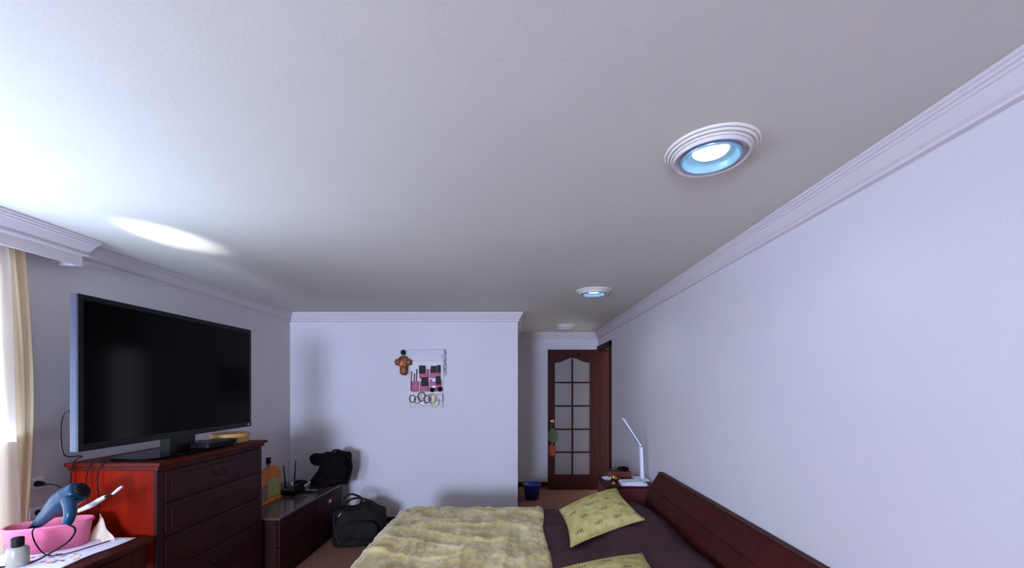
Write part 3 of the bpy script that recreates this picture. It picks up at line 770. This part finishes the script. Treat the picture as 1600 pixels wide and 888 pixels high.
deco('hair_clip', bx(ox(556), ox(607), YW-.034, YW-.022, oz(566), oz(540), .003), 'paper', 'small white hair clip on the organizer above the sunglasses', 'hair clip', None, False)
for i, (x, yt, lab) in enumerate(((312, 375, 'leftmost brown makeup brush in the organizer'), (345, 400, 'short makeup brush between two taller brushes in the organizer'), (372, 350, 'tallest brown makeup brush in the organizer'))):
    b = B(); tube(b, [(ox(x), YW-.010, oz(600)), (ox(x+8), YW-.012, oz(yt+40)), (ox(x+10), YW-.012, oz(yt))], [.004, .005, .007], 8, False)
    deco('makeup_brush', b, 'dark_red', lab, 'makeup brush', 'makeup brushes in the organizer')
t2 = thing('sunglasses', (ox(610), YW-.03, oz(585)), 'black sunglasses hooked across the lower organizer pockets', 'sunglasses')
for x in (562, 655): obj('lens', lathe(B(), [(0, -.004), (.024, -.004), (.027, 0), (.024, .004), (0, .005)], (ox(x), YW-.034, oz(588-(x-562)*.08)), 20, Vector((0, -1, 0))), 'screen', t2, True)
obj('bridge', tube(B(), [(ox(585), YW-.034, oz(578)), (ox(608), YW-.038, oz(572)), (ox(632), YW-.034, oz(574))], .004, 6), 'black', t2, True)
g = 'bracelets and bands hung at the organizer foot'
for i, (x, y, r, m, lab) in enumerate(((335, 690, .034, 'dark_red', 'dark red bracelet, leftmost on the organizer foot'), (385, 705, .030, 'rose', 'pink hair band second from left on the organizer foot'), (440, 665, .040, 'green_felt', 'large dark green band on the organizer foot'),
                                       (455, 720, .026, 'chrome', 'small silver bangle below the green band'), (505, 695, .034, 'cap', 'black band at the middle of the organizer foot'), (560, 690, .042, 'bottle', 'cream band right of middle on the organizer foot'),
                                       (605, 720, .038, 'brass', 'golden bangle at the lower right of the organizer'), (645, 680, .036, 'dot', 'grey bangle at the right edge of the organizer foot'))):
    b = B(); n = 26
    pts = [(ox(x)+r*cos(2*pi*k/n), YW-.024-.005*(i % 3)-.002*sin(4*pi*k/n), oz(y)+r*1.25*sin(2*pi*k/n)) for k in range(n+1)]
    tube(b, pts, .0055, 6, False); deco('bracelet', b, m, lab, 'bracelet', g)
# brown ornament on the left hook
t2 = thing('brown_ornament', (ox(228), YW-.03, oz(410)), 'brown glazed ornament with black top hanging left of the organizer', 'ornament')
b = B()
def orn(c, r, s, tgt, sq=.85): blob(tgt, c, r, s, .12, 3, sq)
orn((ox(232), YW-.03, oz(270)), (.055, .026, .075), 1, b); orn((ox(235), YW-.03, oz(365)), (.043, .024, .055), 2, b, .7)
obj('body', b, 'brown_gloss', t2, True)
for sx, x, y in ((-1, 168, 270), (1, 292, 270)):
    b = B(); orn((ox(x), YW-.028, oz(y)), (.036, .02, .038), 4+sx, b); obj('arm', b, 'brown_gloss', t2, True)
b = B(); orn((ox(228), YW-.028, oz(158)), (.026, .02, .03), 6, b); obj('top_knot', b, 'cap', t2, True)
b = B(); orn((ox(218), YW-.056, oz(285)), (.02, .008, .03), 6, b); obj('gold_patch', b, 'amber_wood', t2, True)
# silver chain on the right hook
t2 = thing('silver_chain', (ox(708), YW-.02, oz(415)), 'silver chain with pendants hanging right of the organizer', 'chain')
for k, y in enumerate(range(140, 400, 20)):
    b = B(); r = .011 if k % 3 else .018; n = 12
    pts = [(ox(706)+.006*sin(k*1.7)+r*cos(2*pi*j/n)*(1 if k % 2 else .5), YW-.012+.006*cos(2*pi*j/n)*(k % 2), oz(y)+r*1.1*sin(2*pi*j/n)) for j in range(n+1)]
    tube(b, pts, .003, 5, False); obj('link', b, 'chrome', t2, True)
obj('pendant', blob(B(), (ox(708), YW-.014, oz(405)), (.011, .006, .014), 3, .05, 2), 'chrome', t2, True)

# ------------------------------------------------------------------ bed
BX0, BX1, BY0, BY1, BZ = -.93, 1.13, 1.72, 3.52, .49
t = thing('bed', (.1, 2.62, 0), 'wide wooden bed with slanted dark red headboard against the right wall', 'bed')
obj('bed_base', bx(BX0+.03, BX1, BY0+.03, BY1-.03, .06, .26, .01), 'wood', t)
obj('mattress', bx(BX0+.02, BX1-.02, BY0+.02, BY1-.02, .26, BZ-.02, .05), 'cream', t)
for x in (BX0+.05, BX1-.1):
    for y in (BY0+.06, BY1-.12): obj('leg', bx(x, x+.05, y, y+.05, 0, .07), 'wood', t)
HY0, HY1 = 1.45, 3.585
hb = [(1.305, .03), (1.305, .803), (1.268, .803), (1.262, .795), (1.19, .682), (1.196, .670), (1.188, .658), (1.150, .58), (1.150, .03)]  # groove below the upper slope stands in for a soft shadow edge
hbo = obj('headboard', prism(B(), hb, HY0, HY1, 'y'), 'wood', t)
obj('cap_rail', bx(1.262, 1.307, HY0-.004, HY1+.004, .803, .811, .003), 'wood', hbo)
def sst(a, b_, x):
    t_ = min(1, max(0, (x-a)/(b_-a))); return t_*t_*(3-2*t_)
def surf(x, y):
    z = BZ+.004
    lump = .5+.5*cos((y-2.17)/.9*2*pi)       # two sleeping pillows under the spread
    z += .105*sst(.42, .78, x)*(1-sst(1.02, 1.16, x)*.6)*(.55+.45*lump)
    z += .010*noise.noise(Vector((x*3, y*3, 0)))+.009*noise.noise(Vector((x*9, y*5, 5)))+.012*max(0, 1-abs(noise.noise(Vector((x*2+y, y*3.5, 9))))*9)
    return z
def drape(x, y, x0, x1, y0, y1, fold=.02, seed=0, zmin=.08):
    ox_ = max(0, x0-x); oyf = max(0, y-y1); oyn = max(0, y0-y)
    over = max(ox_, oyf, oyn)
    cx_ = max(x, x0); cy_ = min(max(y, y0), y1)
    z = surf(cx_, cy_)
    if over > 0:
        r = .05; a = min(over/r, pi/2)
        out = r*sin(a)*.7; dn = r*(1-cos(a))+max(0, over-r*pi/2)
        ripple = fold*sin((cx_+cy_)*26+seed)*min(1, dn*3)
        if ox_ == over: cx_ -= out+ripple
        elif oyf == over: cy_ += out+ripple
        else: cy_ -= out+ripple
        z -= dn
    return Vector((cx_, cy_, max(z, zmin)))
def spread(u, v):
    x = BX0+.06+(1.155-BX0-.06)*u; y = BY0-.22+(BY1+.22-BY0+.22)*v
    return drape(x, y, -9, 9, BY0, BY1, .012, 1)
b = B(); grid(b, 90, 90, spread); o = solid(obj('bedspread', b, 'sheet', None, True), .006, 1)
tag(o, 'dark aubergine bedspread covering the headboard half of the bed', 'bedspread')
def blk(u, v):
    xe = .195+.045*v+.012*sin(v*17)+.010*noise.noise(Vector((v*9, 0, 3)))
    x = BX0-.34+(xe-BX0+.34)*u; y = BY0-.3+(BY1+.28-BY0+.3)*v
    p = drape(x, y, BX0+.005, 9, BY0-.01, BY1+.012, .014, 4)
    q = Vector((x*5, y*5, 1))
    h = .018+.012*abs(noise.noise(q*1.1))+.011*noise.noise(q*2.0)+.007*noise.noise(q*5)+.0045*noise.noise(q*13)
    rid = abs(noise.noise(Vector((x*3.2+2, y*2.6, 4)))); h += .009*max(0, 1-rid*6)
    h = max(h, .009)
    if x > BX0+.02: p.z += h
    else: p.x -= h*.7; p.z += h*.3
    if u > .985: p.z -= (u-.985)/.015*.012
    return p
b = B(); grid(b, 210, 210, blk); o = obj('plush_blanket', b, 'blanket', None, True); solid(o, .008, 0)
tag(o, 'rumpled yellow-beige plush blanket over the foot half of the bed', 'blanket')
# scatter cushions
def cushion(name, corners, th, label, drop=.5):
    c = [Vector(p) for p in corners]     # left, far, right, near
    nrm = (c[2]-c[0]).cross(c[1]-c[3]).normalized()
    if nrm.z < 0: nrm = -nrm
    cen = sum(c, Vector())/4
    def f(side):
        def g_(u, v):
            p = (c[3]*(1-u)+c[2]*u)*(1-v)+(c[0]*(1-u)+c[1]*u)*v
            e = max(0, (1-(2*u-1)**2)*(1-(2*v-1)**2))
            pin = 1-.09*((1-(2*u-1)**2)*abs(2*v-1)**3+(1-(2*v-1)**2)*abs(2*u-1)**3)
            p = cen+(p-cen)*pin
            k = th*(e**.42)*(1 if side > 0 else -drop)
            wob = .004*noise.noise(p*14)*e
            return p+nrm*(k+wob)
        return g_
    b = B(); vs = grid(b, 34, 34, f(1), True); vs2 = grid(b, 34, 34, f(-1), True)
    bmesh.ops.remove_doubles(b, verts=b.verts, dist=.0004); bmesh.ops.recalc_face_normals(b, faces=b.faces)
    t_ = thing(name, cen, label, 'cushion', 'patterned scatter cushions on the bed')
    obj('cover', b, 'cushion', t_, True)
    ed = []
    g0 = f(1)
    for i in range(33): ed.append(g0(i/33, 0))
    for i in range(33): ed.append(g0(1, i/33))
    for i in range(33): ed.append(g0(1-i/33, 1))
    for i in range(34): ed.append(g0(0, 1-i/33))
    pb = tube(B(), ed, .004, 6, False); p_ = obj('piping', pb, 'cushion', t_, True)
cushion('scatter_cushion', [at(874, 797, 3.26), at(962, 763, 3.42), at(1007, 812, 2.86), at(892, 855, 2.66)], .085, 'pale green patterned cushion nearer the nightstand, lying tilted on the bedspread')
cushion('scatter_cushion', [(.20, 2.20, .57), (.73, 2.34, .605), (.74, 1.80, .625), (.22, 1.72, .56)], .06, 'pale green patterned cushion nearer the viewer, cut by the lower photo edge')

# ------------------------------------------------------------------ nightstand
X0, X1, Y0, Y1, Z1 = .84, 1.285, 3.70, 4.16, .655
t = thing('nightstand', (1.06, 3.93, 0), 'dark wooden nightstand beyond the bed, crowded with small things', 'nightstand')
obj('body', bx(X0+.02, X1, Y0+.015, Y1-.015, .05, Z1-.022), 'dark_red', t)
obj('top', bx(X0, X1+.005, Y0, Y1, Z1-.022, Z1, .004), 'wood', t)
obj('plinth', bx(X0+.03, X1, Y0+.025, Y1-.025, 0, .05), 'wood', t)
for (a, c) in ((.08, .34), (.36, .62)):
    d = obj('drawer', bx(X0+.006, X0+.022, Y0+.03, Y1-.03, a, c, .003), 'dark_red', t)
    obj('knob', lathe(B(), [(0, 0), (.006, 0), (.006, .01), (.013, .018), (.012, .026), (0, .03)], (X0+.006, (Y0+Y1)/2, (a+c)/2), 14, Vector((-1, 0, 0))), 'brass', d, True)
# desk lamp
lb = Vector((1.235, 3.965, Z1))
t = thing('desk_lamp', lb, 'white folding LED desk lamp standing on the nightstand', 'lamp')
obj('base', prism(B(), [(lb.x-.075, lb.y-.085), (lb.x+.048, lb.y-.085), (lb.x+.048, lb.y+.085), (lb.x-.075, lb.y+.085)], Z1+.001, Z1+.019, 'z'), 'white_plastic', t)
e1 = at(1001, 697, 3.965); e2 = at(973, 654, 3.93)
def bar(bm, p, q, wx, wy):
    d = (q-p).normalized(); s = Vector((0, 1, 0)); s = (s-d*s.dot(d)).normalized(); u = d.cross(s)
    vs = []
    for c_ in (p, q):
        for (a_, b_) in ((-1, -1), (1, -1), (1, 1), (-1, 1)): vs.append(bm.verts.new(c_+u*a_*wx+s*b_*wy))
    for f_ in ((0, 1, 2, 3), (4, 7, 6, 5), (0, 4, 5, 1), (1, 5, 6, 2), (2, 6, 7, 3), (3, 7, 4, 0)): bm.faces.new([vs[i] for i in f_])
    bmesh.ops.recalc_face_normals(bm, faces=bm.faces)
    return bm
obj('post', bar(B(), Vector((lb.x+.005, lb.y, Z1+.018)), e1, .014, .018), 'white_plastic', t)
hd = obj('lamp_head', bar(B(), e1+(e1-e2)*.05, e2, .006, .022), 'white_plastic', t)
obj('led_strip', bar(B(), e1.lerp(e2, .12)-Vector((.0055, 0, .0045)), e1.lerp(e2, .95)-Vector((.0055, 0, .0045)), .0015, .014), 'reflector', hd)
obj('hinge', lathe(B(), [(0, -.022), (.011, -.022), (.011, .022), (0, .022)], e1, 16, Vector((0, 1, 0))), 'chrome', t, True)
obj('control_strip', bx(lb.x-.012, lb.x-.0085, lb.y-.008, lb.y+.008, Z1+.09, Z1+.19), 'cap', t)
# papers
for k, (x0, x1, y0, y1, z0, z1, a, lab, nm) in enumerate(((.98, 1.21, 3.71, 3.85, 0, .018, -3, 'thick white notebook lying at the nightstand front', 'notebook'), (1.0, 1.17, 3.725, 3.86, .019, .027, 8, 'thin lilac booklet on top of the white notebook', 'booklet'))):
    b = B(); box(b, x0, x1, y0, y1, Z1+.001+z0, Z1+.001+z1)
    c = Vector(((x0+x1)/2, (y0+y1)/2, 0)); bmesh.ops.rotate(b, verts=b.verts, cent=c, matrix=Matrix.Rotation(R(a), 3, 'Z'))
    t = thing(nm, (c.x, c.y, Z1), lab, 'book'); obj('pages', b, 'paper', t)
    b = B(); box(b, x0-.003, x1+.003, y0-.003, y1+.003, Z1+.001+z1, Z1+.003+z1); bmesh.ops.rotate(b, verts=b.verts, cent=c, matrix=Matrix.Rotation(R(a), 3, 'Z'))
    obj('cover', b, 'white_plastic', t)
# wooden trinket box with dark purse on it
t = thing('trinket_box', (1.05, 4.02, Z1), 'reddish wooden trinket box at the back of the nightstand', 'box')
obj('box_body', bx(.92, 1.14, 4.0, 4.13, Z1+.001, Z1+.05, .004), 'dark_red', t); obj('lid', bx(.915, 1.145, 3.995, 4.135, Z1+.051, Z1+.068, .004), 'dark_red', t)
o = obj('dark_scarf', blob(B(), (1.085, 4.07, Z1+.088), (.06, .04, .02), 31, .35, 3), 'black_cloth', None, True); tag(o, 'crumpled dark scarf on the wooden trinket box', 'scarf')
t = thing('spectacles', (1.0, 4.05, Z1+.07), 'dark rimmed spectacles on the trinket box', 'glasses')
for s in (-1, 1):
    n = 16; c = Vector((0.965+s*.025, 4.03, Z1+.092))
    obj('rim', tube(B(), [(c.x+.019*cos(2*pi*j/n), c.y, c.z+.016*sin(2*pi*j/n)) for j in range(n+1)], .0022, 6, False), 'cap', t, True)
    obj('temple', tube(B(), [(c.x+s*.02, 4.03, Z1+.095), (c.x+s*.02, 4.10, Z1+.09), (c.x+s*.018, 4.125, Z1+.075)], .002, 6), 'cap', t, True)
obj('bridge', tube(B(), [(.959, 4.03, Z1+.095), (.965, 4.028, Z1+.098), (.971, 4.03, Z1+.095)], .002, 6), 'cap', t, True)
# gold cup and pale dish at the left
t = thing('golden_goblet', (.925, 3.86, Z1), 'small golden goblet at the left edge of the nightstand', 'goblet')
obj('cup', lathe(B(), [(0, .001), (.022, .001), (.022, .005), (.006, .012), (.005, .03), (.014, .038), (.021, .055), (.019, .075), (.017, .075), (.018, .055), (0, .04)], (.925, 3.80, Z1), 24), 'brass', t, True)
t = thing('pale_dish', (.90, 3.95, Z1), 'shallow pale dish beside the golden goblet', 'dish')
obj('dish', lathe(B(), [(0, .001), (.03, .001), (.055, .02), (.057, .023), (.053, .023), (.028, .006), (0, .005)], (.905, 3.96, Z1), 28), 'paper', t, True)
t = thing('brown_pouch', (.96, 3.9, Z1), 'small reddish brown pouch between the dish and the notebook', 'pouch')
obj('pouch_body', blob(B(), (.975, 3.925, Z1+.024), (.045, .035, .022), 17, .25, 3), 'dark_red', t, True)
obj('clasp', lathe(B(), [(0, 0), (.006, 0), (.006, .004), (0, .005)], (.975, 3.89, Z1+.03), 12, Vector((0, -1, 0))), 'brass', t, True)
